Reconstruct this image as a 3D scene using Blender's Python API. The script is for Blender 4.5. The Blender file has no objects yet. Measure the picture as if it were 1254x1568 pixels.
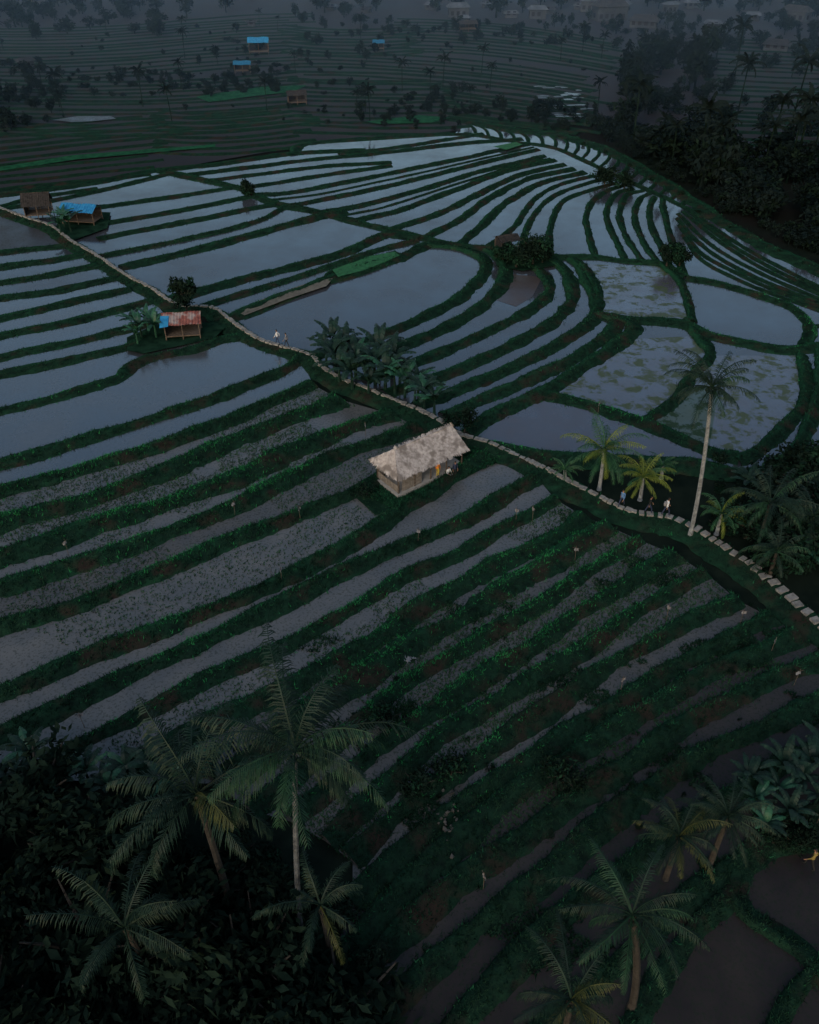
import bpy, math, random
import numpy as np
from mathutils import Vector, Matrix
random.seed(7); RS=np.random.RandomState(7)
D=bpy.data; scene=bpy.context.scene
# ------------------------------------------------------------ site survey (rectified ground coordinates)
H=43.0; F=1300.0; P=math.radians(37.1)
def G(u,v,z=0.0):
    xc=(u-627)/F; yc=(784-v)/F
    dy=math.cos(P)+math.sin(P)*yc; dz=-math.sin(P)+math.cos(P)*yc
    t=(z-H)/dz
    return np.array([xc*t,dy*t,z])
def G2(pts): return np.array([G(u,v)[:2] for u,v in pts])
# ------------------------------------------------------------ mesh builder
class MB:
    def __init__(s): s.v=[];s.f=[];s.n=0;s.a=[]
    def add(s,v,f,m=0,attr=None):
        v=np.asarray(v,float).reshape(-1,3); f=np.asarray(f,int)
        s.v.append(v); s.f.append((f+s.n,m)); s.n+=len(v)
        s.a.append(np.zeros(len(v)) if attr is None else np.asarray(attr,float))
    def merge(s,o,M=None,moff=0):
        v=np.vstack(o.v)
        if M is not None:
            M=np.array(M); v=v@M[:3,:3].T+M[:3,3]
        for f,m in o.f: s.f.append((f+s.n,m+moff))
        s.v.append(v); s.a.append(np.concatenate(o.a)); s.n+=len(v)
    def mesh(s,name,mats,smooth=False,attr=False):
        me=D.meshes.new(name); v=np.vstack(s.v)
        me.vertices.add(len(v)); me.vertices.foreach_set('co',v.ravel())
        idx=[];tot=[];mi=[]
        for f,m in s.f:
            if len(f)==0: continue
            idx.append(f.ravel()); tot.append(np.full(len(f),f.shape[1])); mi.append(np.full(len(f),m))
        idx=np.concatenate(idx);tot=np.concatenate(tot);mi=np.concatenate(mi)
        me.loops.add(len(idx)); me.loops.foreach_set('vertex_index',idx)
        st=np.concatenate([[0],np.cumsum(tot)[:-1]])
        me.polygons.add(len(tot)); me.polygons.foreach_set('loop_start',st)
        me.polygons.foreach_set('loop_total',tot)
        me.polygons.foreach_set('material_index',mi)
        me.polygons.foreach_set('use_smooth',np.full(len(tot),smooth))
        for m in mats: me.materials.append(m)
        if attr:
            a=me.attributes.new('k','FLOAT','POINT'); a.data.foreach_set('value',np.concatenate(s.a))
        me.update(calc_edges=True); me.validate()
        return me
def obj(name,me,loc=(0,0,0),parent=None,rz=0,sc=1):
    o=D.objects.new(name,me); scene.collection.objects.link(o)
    o.location=loc; o.rotation_euler=(0,0,rz); o.scale=(sc,sc,sc)
    if parent: o.parent=parent
    return o
def box(mb,c,s,m=0,rot=0):
    c=np.array(c);s=np.array(s)/2
    q=np.array([[x,y,z] for z in(-1,1) for y in(-1,1) for x in(-1,1)],float)*s
    if rot:
        R=np.array([[math.cos(rot),-math.sin(rot),0],[math.sin(rot),math.cos(rot),0],[0,0,1]]); q=q@R.T
    mb.add(q+c,[[0,2,3,1],[4,5,7,6],[0,1,5,4],[2,6,7,3],[0,4,6,2],[1,3,7,5]],m)
def tube(mb,pts,rad,n=6,m=0):
    pts=np.asarray(pts,float); k=len(pts); rad=np.broadcast_to(rad,(k,))
    T=np.gradient(pts,axis=0); T/=np.linalg.norm(T,axis=1)[:,None]+1e-9
    V=[]
    for i in range(k):
        a=np.array([1,0,0]) if abs(T[i][0])<.8 else np.array([0,1,0])
        x=np.cross(T[i],a); x/=np.linalg.norm(x); y=np.cross(T[i],x)
        for j in range(n):
            th=2*math.pi*j/n; V.append(pts[i]+rad[i]*(math.cos(th)*x+math.sin(th)*y))
    Fc=[[i*n+j,i*n+(j+1)%n,(i+1)*n+(j+1)%n,(i+1)*n+j] for i in range(k-1) for j in range(n)]
    mb.add(V,Fc,m)
# ------------------------------------------------------------ materials
def nt(name):
    m=D.materials.new(name); m.use_nodes=True; t=m.node_tree; t.nodes.clear()
    o=t.nodes.new('ShaderNodeOutputMaterial'); return m,t,o
def N(t,ty,**k):
    n=t.nodes.new(ty)
    for a,b in k.items():
        if a in n.inputs: n.inputs[a].default_value=b
        else: setattr(n,a,b)
    return n
def c4(c): return (c[0],c[1],c[2],1)
def noisy(name,c1,c2,scale=1.,rough=.85,c3=None,bump=0,scale2=None,spec=.2,pos=(.35,.65)):
    m,t,o=nt(name); L=t.links.new
    g=N(t,'ShaderNodeNewGeometry'); n1=N(t,'ShaderNodeTexNoise',Scale=scale,Detail=2. if spec<=0 and not bump else 5.,Roughness=.65)
    L(g.outputs['Position'],n1.inputs['Vector'])
    r=N(t,'ShaderNodeValToRGB'); e=r.color_ramp.elements
    e[0].position=pos[0];e[1].position=pos[1];e[0].color=c4(c1);e[1].color=c4(c2)
    L(n1.outputs['Fac'],r.inputs['Fac']); col=r.outputs['Color']
    if c3 is not None:
        n2=N(t,'ShaderNodeTexNoise',Scale=scale2 or scale*.12,Detail=4.)
        L(g.outputs['Position'],n2.inputs['Vector'])
        r2=N(t,'ShaderNodeValToRGB'); r2.color_ramp.elements[0].position=.48;r2.color_ramp.elements[1].position=.6
        L(n2.outputs['Fac'],r2.inputs['Fac'])
        mx=N(t,'ShaderNodeMix',data_type='RGBA'); L(r2.outputs['Color'],mx.inputs[0]); L(col,mx.inputs[6]); mx.inputs[7].default_value=c4(c3)
        col=mx.outputs[2]
    if spec<=0:
        b=N(t,'ShaderNodeBsdfDiffuse'); L(col,b.inputs['Color'])
    else:
        b=N(t,'ShaderNodeBsdfPrincipled',Roughness=rough); b.inputs['Specular IOR Level'].default_value=spec
        L(col,b.inputs['Base Color'])
    if bump:
        bp=N(t,'ShaderNodeBump',Strength=bump,Distance=.1); L(n1.outputs['Fac'],bp.inputs['Height']); L(bp.outputs['Normal'],b.inputs['Normal'])
    L(b.outputs['BSDF'],o.inputs['Surface']); return m
GT=(.74,.86,1.)
def water(name,dif,dif2,gl,rough,scale=.35,glcol=GT,speck=0,scum=None,bump=.12,scumr=(.5,.56),fm=1.0,fv=.9):
    m,t,o=nt(name); L=t.links.new
    g=N(t,'ShaderNodeNewGeometry')
    n1=N(t,'ShaderNodeTexNoise',Scale=scale,Detail=6.,Roughness=.65); L(g.outputs['Position'],n1.inputs['Vector'])
    r=N(t,'ShaderNodeValToRGB'); e=r.color_ramp.elements; e[0].position=.35;e[1].position=.65;e[0].color=c4(dif);e[1].color=c4(dif2)
    L(n1.outputs['Fac'],r.inputs['Fac']); col=r.outputs['Color']
    n2=N(t,'ShaderNodeTexNoise',Scale=5.,Detail=4.,Roughness=.7); L(g.outputs['Position'],n2.inputs['Vector'])
    r2=N(t,'ShaderNodeValToRGB'); r2.color_ramp.elements[0].position=.52;r2.color_ramp.elements[1].position=.6
    L(n2.outputs['Fac'],r2.inputs['Fac'])
    df=N(t,'ShaderNodeBsdfDiffuse')
    gs=N(t,'ShaderNodeBsdfGlossy',Roughness=rough); gs.inputs['Color'].default_value=c4(glcol)
    bp=N(t,'ShaderNodeBump',Strength=bump,Distance=.02)
    L(n2.outputs['Fac'],bp.inputs['Height']); L(bp.outputs['Normal'],gs.inputs['Normal'])
    lw=N(t,'ShaderNodeFresnel',IOR=1.45)
    vr=N(t,'ShaderNodeMath',operation='MULTIPLY_ADD'); L(n1.outputs['Fac'],vr.inputs[0]); vr.inputs[1].default_value=-fv*2*fm; vr.inputs[2].default_value=(1+fv)*fm
    fr=N(t,'ShaderNodeMath',operation='MULTIPLY'); L(lw.outputs[0],fr.inputs[0]); L(vr.outputs[0],fr.inputs[1])
    ad=N(t,'ShaderNodeMath',operation='ADD',use_clamp=True); L(fr.outputs[0],ad.inputs[0]); ad.inputs[1].default_value=gl
    fac=ad.outputs[0]
    if speck:
        sm=N(t,'ShaderNodeMath',operation='MULTIPLY'); L(r2.outputs['Color'],sm.inputs[0]); sm.inputs[1].default_value=speck
        mx=N(t,'ShaderNodeMix',data_type='RGBA'); L(sm.outputs[0],mx.inputs[0]); L(col,mx.inputs[6]); mx.inputs[7].default_value=(.015,.03,.018,1); col=mx.outputs[2]
        iv=N(t,'ShaderNodeMath',operation='MULTIPLY_ADD'); L(sm.outputs[0],iv.inputs[0]); iv.inputs[1].default_value=-1; iv.inputs[2].default_value=1
        f2=N(t,'ShaderNodeMath',operation='MULTIPLY'); L(fac,f2.inputs[0]); L(iv.outputs[0],f2.inputs[1]); fac=f2.outputs[0]
    if scum is not None:
        n3=N(t,'ShaderNodeTexNoise',Scale=.45,Detail=8.,Roughness=.75,Distortion=.3); L(g.outputs['Position'],n3.inputs['Vector'])
        r3=N(t,'ShaderNodeValToRGB'); r3.color_ramp.elements[0].position=scumr[0];r3.color_ramp.elements[1].position=scumr[1]; L(n3.outputs['Fac'],r3.inputs['Fac'])
        mx=N(t,'ShaderNodeMix',data_type='RGBA'); L(r3.outputs['Color'],mx.inputs[0]); L(col,mx.inputs[6]); mx.inputs[7].default_value=c4(scum); col=mx.outputs[2]
        iv=N(t,'ShaderNodeMath',operation='MULTIPLY_ADD'); L(r3.outputs['Color'],iv.inputs[0]); iv.inputs[1].default_value=-.8; iv.inputs[2].default_value=1
        f2=N(t,'ShaderNodeMath',operation='MULTIPLY'); L(fac,f2.inputs[0]); L(iv.outputs[0],f2.inputs[1]); fac=f2.outputs[0]
    L(col,df.inputs['Color'])
    ms=N(t,'ShaderNodeMixShader'); L(fac,ms.inputs[0]); L(df.outputs[0],ms.inputs[1]); L(gs.outputs[0],ms.inputs[2])
    L(ms.outputs[0],o.inputs['Surface']); return m
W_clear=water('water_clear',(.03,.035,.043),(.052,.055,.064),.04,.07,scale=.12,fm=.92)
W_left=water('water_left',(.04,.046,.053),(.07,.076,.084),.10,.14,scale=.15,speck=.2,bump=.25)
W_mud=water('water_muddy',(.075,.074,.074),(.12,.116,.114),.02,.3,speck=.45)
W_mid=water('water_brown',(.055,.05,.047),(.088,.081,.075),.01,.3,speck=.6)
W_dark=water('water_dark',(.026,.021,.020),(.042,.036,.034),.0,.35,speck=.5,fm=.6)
W_vdark=water('water_very_dark',(.018,.014,.014),(.031,.026,.025),.0,.4,speck=.5,fm=.45)  # base colour dimmed so the nearest paddies carry the vignette
W_brown=water('mud_brown',(.045,.03,.024),(.065,.046,.037),.0,.4)
W_plum=water('water_plum',(.045,.04,.05),(.06,.052,.06),.05,.15)
W_scum=water('water_scum',(.055,.055,.07),(.075,.072,.085),.06,.2,scum=(.06,.078,.04))
W_algae=water('water_algae',(.03,.045,.02),(.045,.06,.03),.02,.3,scum=(.02,.04,.015))
FARF=water('far_paddy_mud',(.018,.017,.019),(.036,.031,.033),.0,.5,scale=.05,fm=.09,bump=.3)
def bankmat():
    m,t,o=nt('bank_soil'); L=t.links.new
    g=N(t,'ShaderNodeNewGeometry'); a=N(t,'ShaderNodeAttribute',attribute_name='k')
    n1=N(t,'ShaderNodeTexNoise',Scale=1.3,Detail=5.,Roughness=.7); L(g.outputs['Position'],n1.inputs['Vector'])
    r=N(t,'ShaderNodeValToRGB'); e=r.color_ramp.elements
    e[0].position=.35;e[0].color=(.006,.012,.010,1);e[1].position=.7;e[1].color=(.012,.036,.022,1)
    L(n1.outputs['Fac'],r.inputs['Fac'])
    n2=N(t,'ShaderNodeTexNoise',Scale=.35,Detail=4.); L(g.outputs['Position'],n2.inputs['Vector'])
    r2=N(t,'ShaderNodeValToRGB'); r2.color_ramp.elements[0].position=.52;r2.color_ramp.elements[1].position=.65; L(n2.outputs['Fac'],r2.inputs['Fac'])
    mx=N(t,'ShaderNodeMix',data_type='RGBA'); L(r2.outputs['Color'],mx.inputs[0]); L(r.outputs['Color'],mx.inputs[6]); mx.inputs[7].default_value=(.026,.020,.017,1)
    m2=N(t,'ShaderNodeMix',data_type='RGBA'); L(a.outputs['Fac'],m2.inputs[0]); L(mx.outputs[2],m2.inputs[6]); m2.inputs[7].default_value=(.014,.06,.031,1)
    b=N(t,'ShaderNodeBsdfDiffuse')
    bp=N(t,'ShaderNodeBump',Strength=.8,Distance=.15); L(n1.outputs['Fac'],bp.inputs['Height']); L(bp.outputs['Normal'],b.inputs['Normal'])
    L(m2.outputs[2],b.inputs['Color']); L(b.outputs[0],o.inputs['Surface']); return m
BANK=bankmat()
GROUND=noisy('ground_soil',(.006,.011,.009),(.013,.020,.015),.4,.95,c3=(.012,.012,.011),bump=.4,scale2=.03,spec=0)
g_dark=noisy('grass_dark',(.006,.018,.012),(.014,.040,.025),.8,spec=0)
g_mid=noisy('grass_mid',(.011,.052,.028),(.021,.098,.048),.8,spec=0)
g_bri=noisy('grass_bright',(.016,.12,.042),(.03,.22,.07),.8,spec=0)
g_rice=noisy('rice_seedling',(.018,.05,.028),(.035,.09,.042),.8,spec=0)
leafD=noisy('leaf_dark',(.004,.009,.007),(.012,.023,.017),.7,spec=0)
leafM=noisy('leaf_mid',(.006,.019,.013),(.015,.042,.025),1.2,spec=0)
leafFar=noisy('leaf_far',(.005,.010,.011),(.012,.02,.02),.15,spec=0)  # bluish base colour, distance haze painted into the far foliage
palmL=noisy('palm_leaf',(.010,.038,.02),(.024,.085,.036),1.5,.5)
palmY=noisy('palm_leaf_yellow',(.05,.085,.015),(.12,.15,.025),1.5,.55)
palmYd=noisy('palm_leaf_olive',(.02,.03,.01),(.045,.052,.016),1.5,.55)
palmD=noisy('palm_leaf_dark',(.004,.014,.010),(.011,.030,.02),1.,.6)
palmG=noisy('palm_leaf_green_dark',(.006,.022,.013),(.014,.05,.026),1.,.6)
banL=noisy('banana_leaf',(.009,.040,.025),(.022,.09,.05),1.5,.45,spec=.25)
banD=noisy('banana_leaf_dark',(.005,.015,.012),(.011,.034,.024),1.5,.5,spec=.15)
trunkM=noisy('palm_trunk',(.12,.13,.14),(.26,.28,.30),3,.9,bump=.5)
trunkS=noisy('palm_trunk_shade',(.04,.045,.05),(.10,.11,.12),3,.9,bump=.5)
barkM=noisy('bark',(.02,.018,.016),(.045,.04,.035),3,.9,bump=.5)
stone=noisy('stone_slab',(.12,.115,.11),(.27,.26,.25),2.5,.9,bump=.4)
thatch=noisy('thatch',(.28,.245,.23),(.56,.50,.48),3.5,.95,c3=(.21,.18,.165),scale2=1.1,bump=.5)
thatchD=noisy('thatch_dark',(.015,.014,.014),(.04,.036,.036),3,.95)
bamboo=noisy('bamboo_wall',(.14,.12,.10),(.27,.23,.2),4,.8)
wood=noisy('wood_post',(.06,.045,.035),(.13,.10,.08),4,.85)
plaster=noisy('plaster',(.24,.23,.22),(.36,.34,.32),2,.9)
rust=noisy('rust_roof',(.12,.04,.035),(.24,.09,.075),2.5,.6,c3=(.26,.22,.22),scale2=.9)
blueT=noisy('blue_tarp',(.015,.14,.32),(.03,.23,.46),2,.4)
blueF=noisy('blue_roof_far',(.01,.09,.20),(.02,.14,.28),2,.5)
skin=noisy('skin',(.22,.12,.08),(.28,.16,.11),4,.6)
hair=noisy('hair',(.01,.008,.007),(.02,.016,.014),8,.6)
def cloth(n,c): return noisy(n,tuple(x*.8 for x in c),c,6,.85)
white=cloth('cloth_white',(.7,.7,.72)); orange=cloth('cloth_orange',(.85,.27,.04)); navy=cloth('cloth_navy',(.03,.04,.08))
blue=cloth('cloth_blue',(.1,.2,.4)); grey=cloth('cloth_grey',(.2,.2,.22)); black=cloth('cloth_black',(.02,.02,.02)); red=cloth('cloth_red',(.6,.03,.02)); yellow=cloth('cloth_yellow',(.6,.42,.06)); mustard=cloth('cloth_mustard',(.22,.17,.05))
seedG=noisy('seedbed_green',(.012,.07,.028),(.025,.14,.05),2,.8); seedB=noisy('seedbed_straw',(.09,.08,.068),(.15,.135,.11),1.5,.9)
rockM=noisy('rock',(.04,.038,.035),(.09,.085,.078),3,.9)
tile=noisy('roof_tile',(.015,.017,.022),(.035,.037,.045),.5,.8); tileR=noisy('roof_tile_pale',(.035,.045,.062),(.085,.105,.14),.3,.7); wallW=noisy('house_wall',(.02,.026,.036),(.05,.063,.088),.12,.9); glass=noisy('window_dark',(.01,.01,.015),(.02,.02,.03),1,.2)
# ------------------------------------------------------------ curves
def catmull(p,step):
    p=np.asarray(p,float)
    if len(p)<3:
        n=max(2,int(np.linalg.norm(p[-1]-p[0])/step)); return np.linspace(p[0],p[-1],n+1)
    q=np.vstack([2*p[0]-p[1],p,2*p[-1]-p[-2]]); out=[]
    for i in range(1,len(q)-2):
        n=max(2,int(np.linalg.norm(q[i+1]-q[i])/step)); t=np.linspace(0,1,n,endpoint=False)[:,None]
        out.append(.5*((2*q[i])+(-q[i-1]+q[i+1])*t+(2*q[i-1]-5*q[i]+4*q[i+1]-q[i+2])*t**2+(-q[i-1]+3*q[i]-3*q[i+1]+q[i+2])*t**3))
    out.append(q[-2][None]); return np.vstack(out)
def resample(c,n):
    s=np.concatenate([[0],np.cumsum(np.linalg.norm(np.diff(c,axis=0),axis=1))]); x=np.linspace(0,s[-1],n)
    return np.stack([np.interp(x,s,c[:,0]),np.interp(x,s,c[:,1])],1)
def sn(x,y,f=1.): return (np.sin(x*1.3*f+y*.7*f)+np.sin(x*-.6*f+y*1.9*f+1.3)+np.sin(x*2.9*f+y*2.3*f+.5)*.6)/2.6
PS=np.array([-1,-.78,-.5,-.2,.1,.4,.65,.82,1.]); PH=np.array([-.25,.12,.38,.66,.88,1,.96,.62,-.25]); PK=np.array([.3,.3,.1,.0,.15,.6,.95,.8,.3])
banks=MB(); bankdata=[]
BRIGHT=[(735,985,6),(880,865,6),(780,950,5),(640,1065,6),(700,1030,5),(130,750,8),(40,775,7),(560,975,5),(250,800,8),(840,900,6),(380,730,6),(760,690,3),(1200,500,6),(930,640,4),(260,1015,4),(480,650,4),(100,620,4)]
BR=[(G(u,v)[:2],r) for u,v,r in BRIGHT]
def bank(px,w,h=.6,step=None,world=False,grass=1.0,wob=.1,wv=.14):
    c=np.asarray(px) if world else G2(px)
    d=np.linalg.norm(c.mean(0)); st=step or (0.4 if d<90 else .7 if d<180 else 1.5)
    c=catmull(c,st); T=np.gradient(c,axis=0); T/=np.linalg.norm(T,axis=1)[:,None]+1e-9
    Nn=np.stack([-T[:,1],T[:,0]],1)
    if Nn[:,1].mean()<0: Nn=-Nn
    ph=random.uniform(0,20)
    wj=w/2*(1+.16*sn(c[:,0]*.9,c[:,1]*.9)+wv*sn(c[:,0]*.21+ph,c[:,1]*.33)+.05*RS.randn(len(c)))
    hj=h*(1+.15*sn(c[:,0]*.5+3,c[:,1]*.5))
    if not world: c=c+Nn*(wob*w*sn(c[:,0]*.16+ph,c[:,1]*.27))[:,None]
    V=np.zeros((len(c),9,3)); K=np.zeros((len(c),9)); kf=np.clip((c[:,1]-24)/26,.1,1)*(.75+.4*sn(c[:,0]*.11,c[:,1]*.13))  # lip green fades toward the camera, painting vignette shade into the banks
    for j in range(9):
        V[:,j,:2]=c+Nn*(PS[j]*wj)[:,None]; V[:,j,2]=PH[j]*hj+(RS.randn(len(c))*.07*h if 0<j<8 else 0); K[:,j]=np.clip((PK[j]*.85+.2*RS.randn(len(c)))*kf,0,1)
    n=len(c); i=np.arange(n-1)[:,None]*9; j=np.arange(8)[None]
    f=np.stack([i+j,i+j+1,i+j+10,i+j+9],-1).reshape(-1,4)
    banks.add(V.reshape(-1,3),f,0,K.ravel())
    Lg=np.linalg.norm(np.diff(c,axis=0),axis=1).sum()
    bankdata.append((c,Nn,wj,hj,Lg,d,grass,h))
    return c
PATH=[(-60,300),(0,325),(40,340),(75,352),(105,375),(140,395),(185,425),(230,450),(270,475),(320,478),(345,495),(372,515),(400,530),(440,542),(470,552),(490,572),(520,590),(560,605),(600,622),(640,638),(670,655),(700,675),(740,686),(780,705),(830,728),(870,750),(910,770),(945,788),(975,797),(1015,803),(1050,815),(1085,838),(1130,868),(1170,900),(1210,935),(1254,975),(1330,1045)]
pathc=bank(PATH,2.6,.5,grass=1.2,wob=0)
left=[[(-60,398),(0,390),(60,383),(105,378)],[(-60,424),(0,412),(70,402),(130,392)],[(-60,446),(0,435),(80,422),(150,408)],[(-60,474),(0,460),(100,445),(180,427)],
[(-60,505),(0,490),(100,468),(200,445)],[(-60,533),(0,518),(120,492),(235,462)],[(-60,566),(0,550),(110,527),(200,505),(255,485)],[(-60,594),(0,578),(100,556),(200,530),(230,515)],
[(-60,650),(0,632),(100,608),(180,583),(205,562),(240,548),(300,535),(340,522),(372,517)]]
main=[[(-60,732),(0,715),(150,672),(300,622),(430,572),(462,553)],[(-60,775),(0,758),(150,715),(300,665),(400,628),(480,590)],[(-60,828),(0,808),(130,768),(300,705),(430,652),(520,612)],
[(-60,880),(0,860),(150,810),(330,745),(470,688),(600,635)],[(-60,925),(0,905),(150,860),(350,780),(500,712),(640,655)],[(-60,985),(0,965),(130,925),(300,855),(460,792),(550,752),(640,700)],
[(-60,1092),(0,1065),(150,1003),(330,935),(480,868),(570,818),(640,770),(740,700)],[(-60,1165),(0,1135),(100,1085),(250,1012),(400,945),(520,885),(600,845),(700,802),(825,735)],
[(30,1190),(150,1130),(300,1055),(450,985),(600,895),(720,845),(850,765)],[(180,1200),(330,1115),(480,1030),(600,962),(750,880),(850,822),(892,790)],[(330,1200),(440,1120),(560,1035),(660,975),(770,905),(870,850),(935,808)],
[(380,1240),(500,1150),(630,1050),(760,965),(890,885),(985,830)],[(450,1260),(560,1170),(690,1068),(800,1000),(920,925),(1035,850)],[(500,1290),(620,1185),(740,1090),(870,1005),(980,940),(1085,882)],
[(540,1320),(660,1215),(780,1125),(900,1045),(1030,970),(1130,920)],[(540,1385),(700,1245),(830,1150),(960,1070),(1090,995),(1185,948)],[(500,1490),(640,1345),(760,1240),(900,1145),(1050,1055),(1170,1000),(1225,975)],
[(500,1560),(620,1430),(760,1315),(880,1225),(1000,1145),(1120,1080),(1290,1000)],[(560,1600),(700,1450),(850,1320),(960,1240),(1080,1165),(1290,1060)],[(680,1600),(800,1465),(930,1350),(1050,1265),(1180,1190),(1290,1130)],[(830,1600),(930,1490),(1050,1380),(1180,1290),(1290,1230)]]
for b in left: bank(b,2.1,.36,grass=.9,wob=.15,wv=.25)
mw=[2.0,2.2,2.8,2.9,2.4,2.0,1.9,1.9,1.6,2.2,2.4,1.6,1.8,1.7,1.7,1.7,1.8,1.8,1.8,1.7,1.6]
for i,(b,w) in enumerate(zip(main,mw)): bank(b,w,.5 if i<8 else .38,grass=1.4,wob=.16 if i<8 else .22,wv=.25 if i<8 else .32)
bank([(1290,1560),(1240,1470),(1190,1430),(1145,1400),(1130,1360),(1150,1320),(1190,1300),(1250,1295)],1.3,.35,grass=1.2)
bank([(1180,1600),(1215,1530),(1250,1490),(1300,1460)],1.1,.35,grass=1.2)
bank([(960,1600),(1010,1510),(1060,1430),(1130,1365)],1.4,.35,grass=1.2)
def strip(a,b,mat,name='paddy_water',z=0.03,t0=0,t1=1,k=140):
    A=resample(catmull(G2(a),1),k);B=resample(catmull(G2(b),1),k)
    i0,i1=int(t0*(k-1)),int(t1*(k-1))+1; A=A[i0:i1];B=B[i0:i1];k=len(A)
    mb=MB(); V=np.zeros((2*k,3)); V[:k,:2]=A;V[k:,:2]=B; V[:,2]=z
    i=np.arange(k-1); mb.add(V,np.stack([i+k,i+1+k,i+1,i],1))
    me=mb.mesh(name,[mat])
    if me.polygons[len(me.polygons)//2].normal.z<0: me.flip_normals()
    obj(name,me); return A,B
PT=[(-60,300),(0,325),(75,352),(105,375),(140,395)]
for i in range(len(left)-1): strip(left[i],left[i+1],W_left if i>2 else W_clear)
strip(PT,left[0],W_dark)
bigpad=strip(left[-1],main[0],W_left)
types=[W_left,W_mud,W_mud,W_mud,W_mid,W_mud,W_mud,W_mud,W_mud,W_mid,W_mid,W_mid,W_mid,W_mid,W_mid,W_dark,W_dark,W_dark,W_vdark,W_vdark]  # darker materials toward the end: lower-edge vignette put into strip colour
seeds=[]
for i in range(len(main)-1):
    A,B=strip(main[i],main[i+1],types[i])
    if i in(1,2,3,4,5,8,9,10,11,12,13,15,16): seeds.append((A,B,i))
strip(main[5],main[6],W_brown,z=.05,t0=.82,t1=.99)
sd=MB()
for A,B,i in seeds:
    n=2200 if i!=2 else 4000
    t=RS.rand(n); r=np.round((.18+.64*RS.rand(n))*14)/14; idx=(t*(len(A)-1)).astype(int)
    q=A[idx]*(1-r[:,None])+B[idx]*r[:,None]+RS.randn(n,2)*.09
    keep=sn(q[:,0]*.25,q[:,1]*.25)>-.25; q=q[keep]; n=len(q)
    for b in range(4):
        a=RS.rand(n)*6.28; h=.10+.13*RS.rand(n); V=np.zeros((n,3,3)); V[:,:,2]=.03
        V[:,0,:2]=q+np.stack([np.cos(a),np.sin(a)],1)*.03;V[:,1,:2]=q-np.stack([np.cos(a),np.sin(a)],1)*.03
        V[:,2,:2]=q+RS.randn(n,2)*.08;V[:,2,2]=h
        sd.add(V.reshape(-1,3),np.arange(3*n).reshape(-1,3),0)
# weeds invading the lower strips
for i in range(8,20):
    A=resample(catmull(G2(main[i]),1),200);B=resample(catmull(G2(main[i+1]),1),200); n=7500 if i>10 else 4500
    idx=RS.randint(0,200,n); r=RS.rand(n)[:,None]; q=A[idx]*(1-r)+B[idx]*r+RS.randn(n,2)*.1
    f=sn(q[:,0]*.33+4,q[:,1]*.41)+.5*sn(q[:,0]*1.1,q[:,1]*1.3); q=q[f>(.55 if i>10 else .7)]; n=len(q)
    for b in range(3):
        a=RS.rand(n)*6.28; V=np.zeros((n,3,3)); V[:,:,2]=.02
        V[:,0,:2]=q+np.stack([np.cos(a),np.sin(a)],1)*.05;V[:,1,:2]=q-np.stack([np.cos(a),np.sin(a)],1)*.05
        V[:,2,:2]=q+RS.randn(n,2)*.12;V[:,2,2]=.08+.2*RS.rand(n)
        sd.add(V.reshape(-1,3),np.arange(3*n).reshape(-1,3),1)
obj('rice_seedlings',sd.mesh('rice_seedlings',[g_rice,g_dark]))
def poly(name,px,mat,z):
    c=G2(px); me=D.meshes.new(name); me.from_pydata([(x,y,z) for x,y in c],[],[list(range(len(c)))]); me.materials.append(mat)
    me.update(); 
    if me.polygons[0].normal.z<0: me.flip_normals()
    return obj(name,me)
poly('flooded_paddies',[(-60,312),(0,300),(120,285),(240,262),(300,258),(440,237),(470,222),(690,208),(720,188),(850,208),(930,233),(1010,278),(1110,345),(1254,415),(1330,450),(1330,700),(1254,712),(1130,728),(1000,712),(900,705),(735,680),(670,655),(600,622),(520,590),(470,552),(400,530),(372,515),(345,495),(320,478),(270,475),(185,425),(105,375),(40,340)],W_clear,.03)
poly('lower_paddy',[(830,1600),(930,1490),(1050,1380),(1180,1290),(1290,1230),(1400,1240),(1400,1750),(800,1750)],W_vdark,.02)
poly('muddy_paddy',[(735,672),(765,640),(820,605),(880,618),(975,650),(1095,700),(1000,708),(900,702)],W_plum,.05)
poly('algae_paddy',[(892,405),(1015,408),(1040,430),(1060,492),(930,488),(912,455)],W_scum,.05)
poly('algae_paddy',[(825,605),(900,560),(960,520),(1070,515),(1090,545),(1060,575),(985,645),(880,618)],W_scum,.05)
poly('algae_paddy',[(1090,545),(1230,545),(1225,620),(1165,690),(1090,695),(985,650),(1060,575)],W_scum,.05)
poly('algae_water',[(1005,640),(1075,590),(1100,600),(1085,690),(1000,655)],W_algae,.07)
poly('seedbed',[(360,480),(420,455),(480,434),(510,430),(500,442),(440,462),(375,487)],seedB,.35)
poly('seedbed_green_rice',[(509,418),(565,397),(605,390),(612,396),(560,418),(518,429)],seedG,.45)
poly('seedbed_green_rice',[(755,228),(790,221),(800,225),(775,233)],seedG,.45)
poly('dry_mud_flat',[(785,420),(830,425),(815,455),(790,470),(760,460)],W_brown,.05)
poly('far_fields',[(-260,312),(0,300),(240,262),(470,222),(700,200),(960,180),(1130,250),(1300,270),(1500,250),(1500,40),(1300,-10),(-300,-10)],FARF,.0)
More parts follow.
